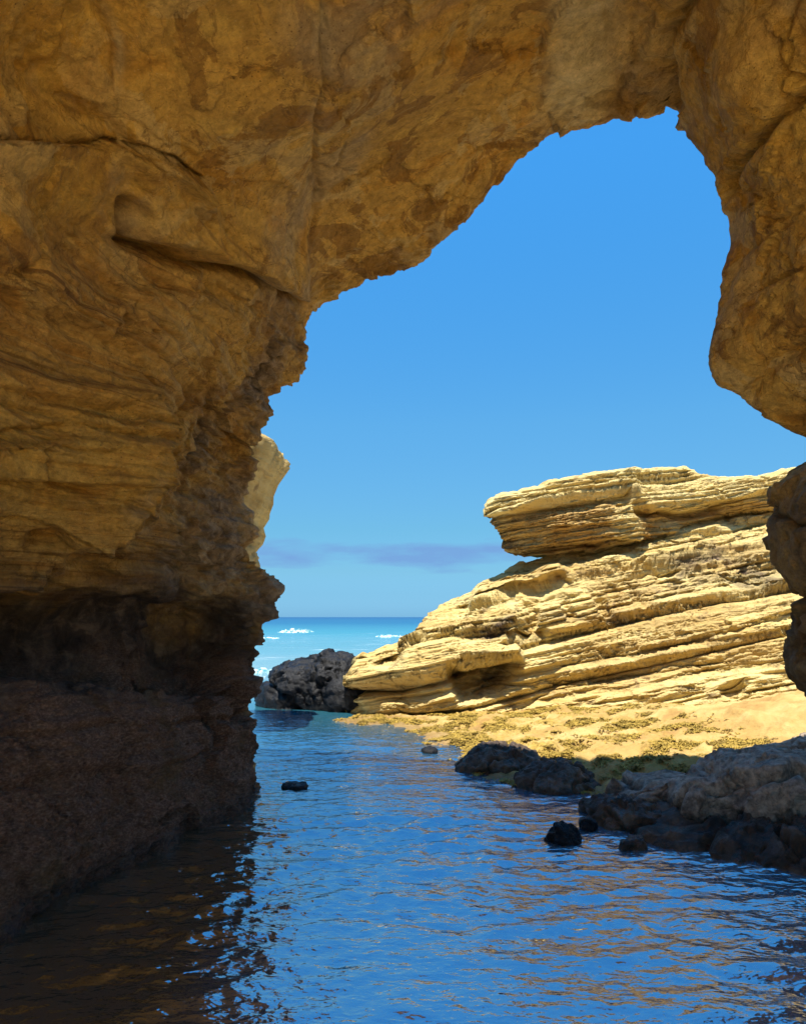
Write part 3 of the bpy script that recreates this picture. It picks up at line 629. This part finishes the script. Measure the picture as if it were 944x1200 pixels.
    jb, jj = facets(np.stack([P[:, 0]*1.1, P[:, 1]*.6, bb*2.4], 1)+warped(P*.5, .3, 2)*.3, 14, .25, .35); u -= jb*.16*mk
    u = u*(.8+.3*np.clip(1.6*fbm(P*1.1+12, 4), -1, 1))
    return d*(.35+.65*sstep(0, 12, np.abs(py-hline(px, OUT_TOP)))) + t*fr, u*fr
def masks_outcrop(P, px, py, fr, d):
    dark = .85*fr*sum(np.exp(-(((px-a)/c)**2+((py-b)/e)**2)) for a, b, c, e in ((780, 683, 36, 16), (835, 665, 40, 15), (600, 750, 40, 8), (462, 789, 16, 6), (573, 806, 34, 16), (560, 760, 40, 7), (700, 730, 60, 6), (885, 680, 40, 12)))*(.55+1.1*fbm(P*2, 4))  # darkens lichened pits, and paints overhang shade into the notch and joints
    rust_shade = .5*fr*sstep(-.1, .5, fbm(P*np.array([.3, .3, 1.2])+9, 3))
    return dict(dark=np.clip(dark, 0, 1), rust_shade=np.clip(rust_shade, 0, 1))
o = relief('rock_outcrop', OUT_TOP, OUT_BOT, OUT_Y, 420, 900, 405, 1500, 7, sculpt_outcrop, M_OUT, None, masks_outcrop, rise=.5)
tag(o, 'sunlit pale yellow layered rock outcrop rising to the right beyond the arch', 'rock outcrop')

CAP_TOP = [(573, 606), (577, 592), (590, 584), (640, 573), (700, 566), (722, 562), (740, 553), (800, 549), (818, 557), (850, 560), (890, 560), (944, 549), (1100, 520), (1500, 470)]
CAP_BOT = [(573, 608), (580, 622), (592, 640), (612, 656), (640, 655), (700, 643), (760, 632), (792, 628), (830, 610), (850, 602), (944, 592), (1100, 566), (1500, 525)]
CAP_Y = [(573, 606, 17.9), (590, 600, 17.3), (600, 640, 18.0), (650, 620, 17.1), (640, 652, 17.9), (640, 576, 17.6), (700, 600, 16.9), (700, 640, 17.6), (740, 556, 18.2), (800, 552, 18.3), (780, 590, 17.0), (790, 624, 17.5), (860, 575, 17.2), (850, 600, 17.5), (944, 570, 17.0), (944, 588, 17.3), (944, 550, 18), (1200, 530, 16.6), (1500, 500, 16)]
def sculpt_cap(P, px, py, fr, NRM):
    d = .12*fbm(P*.5+8, 3)+.05*fbm(P*1.6, 4); h, j = facets(P*np.array([.7, .7, 1.6])+7, 12, .5, .25); h2, _ = facets(P*np.array([2, 2, 4.])+3, 16, .5, .25)
    d -= fr*(.10*bedlines(P, (.16, 0), 3., 2., .06)+.06*bedlines(P, (.16, 0), 7., 6., .08))
    d += h*.12+h2*.06+strata(P, (.13, 0), 2.6, 5., 3.)*.05+.02*fbm(P*np.array([5, 5, 9.]), 4, .6, ridge=True)+strata(P, (.13, 0), 8., 1., 3.)*.025+.02*fbm(P*5, 4)
    t = ledge(px, py, [(573, 604), (620, 596), (660, 590), (700, 582), (728, 580), (745, 590)], .30, 24, 2.2, 8)
    t += ledge(px, py, [(640, 576), (740, 566), (810, 560)], .14, 12, 1.6, 10)+groove(px, py, [(745, 567), (780, 564), (806, 560)], .12, 2)
    t += ledge(px, py, [(745, 592), (800, 600), (830, 590), (880, 580), (944, 572), (1100, 545)], .22, 20, 2.2, 10)+pit(px, py, 785, 608, 32, 14, .30, -12)+pit(px, py, 790, 572, 16, 4, .16, -8)
    t += ledge(px, py, [(585, 636), (640, 632), (700, 622), (720, 616)], .16, 14, 2, 8, above=False)+pit(px, py, 735, 612, 18, 16, -.25, 0, 5)
    t -= .12*sstep(-6, 4, py-hline(px, CAP_BOT))
    P = P+NRM*(d+t)[:, None]; bb = P[:, 2]-.13*P[:, 0]+.025*fbm(P*1.3+5, 3)
    bn = -benches(bb, .7, 6, .08, .35, under=.12)-benches(bb+.02*fbm(P*4, 3), .6, 8, .03, .12, under=.04)-.12*facets(np.stack([P[:, 0]*1.0, P[:, 1]*.6, bb*3.], 1)+warped(P*.5, .3, 2)*.3, 15, .25, .35)[0]
    return d*(.4+.6*sstep(0, 10, np.abs(py-hline(px, CAP_TOP))))+t*fr, fr*(bn*sstep(0, 8, py-hline(px, CAP_TOP))+undercut(px, py, [(573, 604), (620, 597), (660, 591), (700, 584), (735, 582)], .22, 16, 8)+undercut(px, py, [(585, 640), (640, 636), (700, 626)], .4, 14, 8)+undercut(px, py, [(745, 594), (800, 602), (840, 590)], .35, 16, 8))
def masks_cap(P, px, py, fr, d):
    rust_shade = fr*sstep(-4, 6, py-np.interp(px, [573, 620, 700, 745, 800, 944], [606, 600, 586, 592, 602, 574]))*(.75+.6*fbm(P*1.5, 3))*(1-.8*np.exp(-((px-735)/17)**4))  # slab's shaded underside painted darker, its sunlit patch left pale
    return dict(rust_shade=np.clip(rust_shade, 0, 1), dark=np.clip(.25*fbm(P*2.2, 4), 0, 1))
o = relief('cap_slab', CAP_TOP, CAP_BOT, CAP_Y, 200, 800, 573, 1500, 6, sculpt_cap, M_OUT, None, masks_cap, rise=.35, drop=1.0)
tag(o, 'thick overhanging sandstone slab with shade-coloured underside lying on top of the sunlit outcrop', 'rock slab')

# sunlit cliff glimpsed behind the arch's left side
def mk(P): return dict(rust_shade=np.clip(.4+.6*fbm(P*1.2, 3), 0, 1), dark=np.clip(sstep(3.0, 1.5, P[:, 2]+.4*fbm(P, 3)), 0, 1))
o = rock('sea_cliff', [((-4.3, 13.8, z), (w, 1.5, h), 0, 7) for z, w, h in ((5.25, 1.75, .14), (5.0, 2.06, .13), (4.74, 1.9, .15), (4.38, 1.74, .24), (4.02, 1.64, .15), (3.6, 1.54, .27), (3.05, 1.46, .28), (2.3, 1.36, .5), (1.2, 1.3, .8), (-.2, 1.3, .9))], M_OUT, 3, 6, .006, .11, 2.6, .012, .03, (.1, 0), 3.2, mk, chip=.3)
tag(o, 'sunlit blocky cliff edge showing behind the left side of the arch', 'cliff')

# ------------------------------------------------------------------ low shelf between the outcrop and the channel
def build_shelf():
    pts = [at_z(*q) for q in ((405, 846), (450, 856), (500, 876), (545, 897), (620, 922), (700, 945), (760, 965), (850, 985), (944, 1000), (1100, 1040))]
    pts = [tuple(p) for p in pts]; out = []
    for x, y, z in pts: out += [(x, y, -.01), (x-.7, y-.9, -.3), (x-2.2, y-2.4, -.9)]
    for q in ((420, 840, 16.2), (500, 840, 15.5), (600, 832, 15.3), (700, 826, 14.8), (850, 820, 14.0), (944, 812, 13.6), (1200, 812, 12.5), (1500, 812, 12)):
        p = at(*q); out.append(tuple(p)); out.append((p[0], p[1]+4, p[2]+.3))
    out += [(3.0, 10.2, .28), (4.2, 9.6, .50), (5.5, 9.2, .8), (2.2, 12, .22), (1.2, 13, .13), (4.2, 12, .5), (6, 11.5, .85), (9, 8, 1.3), (12, 5, 1.6), (-2.5, 17.5, -.3), (-3, 20, -.8), (0, 20, .1), (6, 20, 1.0), (14, 18, 1.5)]
    A = np.array(out); rb = RBF(A[:, :2]*.5, A[:, 2])
    xs = np.linspace(-3, 15, 520); xs = -3+18*((xs+3)/18)**1.25; ys = np.linspace(4.5, 21, 460)
    X, Y = np.meshgrid(xs, ys); Z = rb(np.stack([X.ravel(), Y.ravel()], 1)*.5).reshape(X.shape)
    P = np.stack([X, Y, Z], -1); p3 = P.reshape(-1, 3).copy(); p3[:, 2] = 0
    d = .05*fbm(p3*.8, 4)+.035*fbm(p3*2.5+4, 4)+.026*fbm(p3*9, 4, .6)+.07*facets(warped(p3*1.1), 7, .5, .2)[0]+.03*facets(warped(p3*3.2), 17, .5, .2)[0]
    step = strata(np.stack([p3[:, 0], p3[:, 1], Z.ravel()*1.0+.05*p3[:, 1]], -1), (0, 0), 4., 3., 3.)*.04
    P[..., 2] += (d+step).reshape(X.shape)*np.clip(1+Z*2, .2, 1.)
    px, py = pix(P.reshape(-1, 3))
    weed = np.clip(sstep(.62, .25, P[..., 2].ravel())*(.75+.9*fbm(p3*.6+3, 3)), 0, 1)
    o = to_mesh('rock_shelf', P, grid_faces(*X.shape), M_SHELF, None, dict(weed=weed)); setting(o)
    return P, weed.reshape(X.shape), xs, ys
SH, SHW, SHX, SHY = build_shelf()
def shelf_z(x, y):
    i = np.clip(np.searchsorted(SHX, x), 0, len(SHX)-1); j = np.clip(np.searchsorted(SHY, y), 0, len(SHY)-1); return SH[j, i, 2], SHW[j, i]

def seaweed():
    rg = np.random.RandomState(3); n = 260000
    x = rg.uniform(-1.5, 7, n); y = rg.uniform(8, 16.5, n); z, w = shelf_z(x, y)
    clump = fbm(np.stack([x*1.6, y*1.6, x*0], 1), 4)
    keep = (z > .0) & (z < .6) & (rg.rand(n) < np.clip(w*sstep(-.05, .45, clump)*2.6, 0, 1)); x, y, z = x[keep], y[keep], z[keep]; n = len(x)
    V = []; Fs = []; s = rg.uniform(.010, .032, n)
    for k in range(3):                                         # four curled fronds to a tuft
        a = rg.uniform(0, 2*math.pi, n); l = s*rg.uniform(.7, 1.3, n); hgt = s*rg.uniform(.25, .8, n); wd = s*.3
        ca, sa = np.cos(a), np.sin(a); base = np.stack([x, y, z-.005], 1); side = np.stack([-sa*wd, ca*wd, 0*a], 1)
        tip = base+np.stack([ca*l, sa*l, hgt], 1); tip2 = base+np.stack([ca*l*1.7, sa*l*1.7, hgt*.4], 1)
        b0 = len(V)*0+sum(len(q) for q in V); V += [base-side, base+side, tip+side, tip-side, tip2+side*.5, tip2-side*.5]
        i = np.arange(n); Fs += [np.stack([b0+i, b0+n+i, b0+2*n+i, b0+3*n+i], 1), np.stack([b0+3*n+i, b0+2*n+i, b0+4*n+i, b0+5*n+i], 1)]
    o = to_mesh('seaweed', np.concatenate(V), np.concatenate(Fs), M_WEED); setting(o, 'stuff', 'golden brown seaweed carpeting the low shelf by the water')
seaweed()

# ------------------------------------------------------------------ rocks at the water's edge
G1 = 'dark rocks along the right bank'
o = rock('black_rock', [((-2.05, 17.6, .35), (1.05, .9, .75)), ((-1.55, 17.3, .55), (.7, .8, .65)), ((-2.75, 17.9, .1), (.65, .7, .45)), ((-1.2, 16.9, .2), (.5, .7, .6))], M_BLACK, 2, 6, .04, .17, 1.5, .014, .03, (.1, 0), 3, chip=.15, crack=.07)
tag(o, 'big glistening black boulder standing in the water at the foot of the outcrop', 'rock')
def rk(name, lumps, mat, seed, label, **kw):
    o = rock(name, lumps, mat, seed, **kw); return tag(o, label, 'rock', kw.get('group'))
def lump_px(px, py, Y, rx, ry, rz, rot=0):
    c = at(px, py, Y); return (tuple(c), (rx, ry, rz), rot)
rk('weedy_rock', [lump_px(588, 896, 10.6, .34, .45, .22), lump_px(557, 907, 10.4, .22, .28, .13), lump_px(604, 904, 10.3, .26, .3, .17)], M_BROWN, 5, 'low jagged black rock with weed at the edge of the sunlit shelf', sub=6, fac=.11, ffreq=3.2, fine=.018, crack=.02)
rk('pointed_boulder', [lump_px(660, 932, 9.3, .36, .36, .23, 15), lump_px(656, 915, 9.4, .18, .22, .17), lump_px(632, 924, 9.5, .24, .3, .15)], M_BROWN, 8, 'brown peaked boulder half in water between the jagged rock and the big boulder', sub=6, fac=.09, ffreq=3.2, fine=.018)
rk('shaded_boulder', [lump_px(912, 936, 7.6, .72, .7, .43), lump_px(1010, 930, 7.8, .8, .9, .58), lump_px(868, 940, 7.55, .30, .5, .36, 10), lump_px(770, 935, 8.1, .42, .5, .23, -12), lump_px(815, 945, 7.6, .25, .4, .28), lump_px(742, 940, 8.2, .22, .4, .15)],
   M_GREY, 11, 'large grey topped boulder in shade at the right edge with a black undercut', sub=7, k=.02, fac=.17, ffreq=1.6, fine=.007, chip=.05, crack=.06)
rk('undercut_ledge', [lump_px(915, 1004, 7.2, .85, .8, .24), lump_px(790, 978, 7.5, .42, .4, .14), lump_px(990, 1000, 6.9, .7, .8, .3)], M_BROWN, 14, 'dark wet ledge beneath the large boulder just above the water', sub=6, fac=.16, ffreq=2.4, fine=.022, chip=.2, crack=.03)
rk('knobbly_rock', [lump_px(735, 962, 7.8, .22, .25, .13), lump_px(755, 975, 7.6, .16, .2, .12), lump_px(720, 958, 7.9, .14, .16, .1)], M_BROWN, 17, 'knobbly weed covered rock at the left foot of the large boulder', sub=5, fac=.09, ffreq=7, fine=.02)
rk('small_rock', [lump_px(661, 987, 7.05, .105, .10, .075, 20), lump_px(653, 980, 7.1, .045, .06, .045)], M_BLACK, 20, 'small rounded black rock alone in the channel', sub=5, fac=.075, ffreq=5.5, fine=.008)
rk('small_rock', [lump_px(690, 946, 8.15, .11, .12, .08)], M_BROWN, 22, 'fist sized brown stone nearest the peaked boulder', sub=4, fac=.03, ffreq=9, fine=.008)
rk('small_rock', [lump_px(689, 966, 7.5, .085, .09, .06)], M_BLACK, 23, 'flat dark stone awash just right of the lone black rock', sub=4, fac=.025, ffreq=9, fine=.008)
rk('small_rock', [lump_px(722, 972, 7.5, .10, .11, .06)], M_BROWN, 27, 'low brown stone tucked against the knobbly rock', sub=4, fac=.06, ffreq=6, fine=.008)
rk('small_rock', [lump_px(742, 991, 6.9, .12, .10, .06)], M_BROWN, 29, 'flat brown stone in front of the undercut ledge', sub=4, fac=.06, ffreq=6, fine=.008)
rk('small_rock', [lump_px(503, 880, 11.6, .12, .14, .05)], M_BLACK, 24, 'tiny black stone awash off the sunlit shelf, farthest from the big boulder', sub=4, fac=.025, ffreq=9, fine=.008)
rk('small_rock', [lump_px(346, 921, 9.25, .15, .15, .035)], M_BLACK, 25, 'dark rock barely breaking the surface near the left wall', sub=4, fac=.03, ffreq=9, fine=.008)
# rocks jutting out of the right-hand wall into the opening
def mkc(P):
    z = np.zeros(len(P)); return dict(pale=z, gold=z+.15, bed=z+.3, lichen=np.clip(.55+.5*fbm(P*1.5, 3), 0, 1)*sstep(3.6, 2.6, P[:, 2]), crust=z)
rk('jutting_boulder', [lump_px(1014, 610, 6.5, .62, .6, .50), lump_px(984, 640, 6.5, .38, .45, .42), lump_px(1060, 620, 6.5, .8, .7, .7)], M_CAVE, 31, 'rounded brown boulder bulging in from the right edge above the outcrop', sub=6, fac=.15, ffreq=1.7, fine=.03, attrs=mkc)
rk('jutting_boulder', [lump_px(1003, 755, 6.6, .48, .5, .36), lump_px(1060, 760, 6.6, .7, .7, .6)], M_CAVE, 33, 'dark rounded boulder poking in at the right edge, lower of the two', sub=6, fac=.14, ffreq=1.7, fine=.03, attrs=mkc)

# ------------------------------------------------------------------ sea, breaking wave, unseen sand added behind us for bounce light
def build_sea():
    def axis(a, b, fine, grow, far):
        r = list(np.arange(a, b, fine)); s = fine; 
        while r[-1] < far: s *= grow; r.append(r[-1]+s)
        return r
    ys = np.array(axis(2.6, 12, .022, 1.035, 9000)); right = axis(1, 4.2, .026, 1.06, 9000); left = axis(-1, 2.8, .026, 1.06, 9000)
    xs = np.array([-v for v in left[::-1]]+list(np.arange(-.974, 1, .026)) if False else sorted(set([round(-v, 4) for v in left]+[round(v, 4) for v in right])))
    X, Y = np.meshgrid(xs, ys); Z = np.zeros_like(X); rg = np.random.RandomState(5)
    P = np.stack([X.ravel(), Y.ravel(), 0*X.ravel()], 1)
    wx = .25*fbm(P*.45, 3).reshape(X.shape); wy = .25*fbm(P*.45+9, 3).reshape(X.shape)
    gust = (.75+.7*fbm(P*.35+3, 3)).reshape(X.shape)
    fade = 1/(1+(Y/16)**3)
    for k in range(60):
        lam = .085*(.75/.085)**rg.rand()**1.1; th = R(90)+rg.normal()*.7; a = .0043*lam**.9*rg.uniform(.6, 1.3); ph = rg.uniform(0, 6.28); kk = 2*math.pi/lam
        s = np.sin(kk*((X+wx)*math.cos(th)+(Y+wy)*math.sin(th))+ph)
        Z += a*(s+.35*s*s)*fade*gust
    Z += .011*fade*(fbm(P*np.array([1.1, 2.0, 1])+2, 4)).reshape(X.shape)
    sw = sstep(14, 40, Y)*(1-sstep(200, 500, Y)); Z += .10*sw*np.sin(Y*.55+2*perlin(P*.03).reshape(X.shape)*3)*(.6+perlin(P*.02+5).reshape(X.shape))
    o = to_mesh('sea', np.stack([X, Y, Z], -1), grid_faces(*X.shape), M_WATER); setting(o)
build_sea()
def foam_ridge(name, px0, px1, py, hgt, dep, seed, label):
    a = np.array(at_z(px0, py)); b = np.array(at_z(px1, py)); n = 140; m = 26
    u = np.linspace(0, 1, n); v = np.linspace(-1, 1, m); U, V = np.meshgrid(u, v, indexing='ij')
    X = a[0]+(b[0]-a[0])*U; Y = a[1]+(b[1]-a[1])*U+dep*V; env = np.sin(U*math.pi)**.6
    q = np.stack([X.ravel()*.35+seed, Y.ravel()*.5, 0*X.ravel()], 1)
    H = np.maximum(0, 1-V**2)*env*hgt*np.clip(.5+1.3*fbm(q*5, 5, .6).reshape(X.shape), .02, 1.7)
    d = np.stack([X, Y+.5*fbm(q*3+5, 3).reshape(X.shape)*dep*.3, H-.06], -1); o = to_mesh(name, d-a, grid_faces(n, m), M_FOAM); o.location = a
    return tag(o, label, 'wave', 'waves breaking beyond the arch')
foam_ridge('breaking_wave', 326, 368, 741, .45, 3.5, 3, 'white crest of a wave breaking far out beyond the left wall')
foam_ridge('breaking_wave', 270, 338, 748, .14, 3.0, 6, 'low white line of foam in front of the far breaking crest')
foam_ridge('breaking_wave', 230, 322, 790, .2, 3.2, 9, 'spent foam washing up between the left wall and the black boulder')
foam_ridge('breaking_wave', 436, 478, 746, .2, 3.0, 12, 'white surf splashing behind the low end of the outcrop')
def build_bounce_beach():
    xs = np.linspace(-60, 60, 240); ys = np.concatenate([np.linspace(-80, -6, 60), np.linspace(-5.5, 3.4, 60)])
    X, Y = np.meshgrid(xs, ys); Z = np.interp(Y, [-80, -10, 0, 2.0, 3.4], [4, 1.2, .38, .02, -.5]); P = np.stack([X.ravel(), Y.ravel(), 0*X.ravel()], 1)
    Z = Z+.06*fbm(P*.5, 4).reshape(X.shape)
    setting(to_mesh('bounce_beach', np.stack([X, Y, Z], -1), grid_faces(*X.shape), M_SAND))  # unseen sand added behind the camera to bounce sun onto the ceiling
    b = 9000.; V = np.array([[-b, -b, -1.6], [b, -b, -1.6], [b, b, -1.6], [-b, b, -1.6]]); setting(to_mesh('seabed', V, np.array([[0, 1, 2, 3]]), M_SAND))
build_bounce_beach()
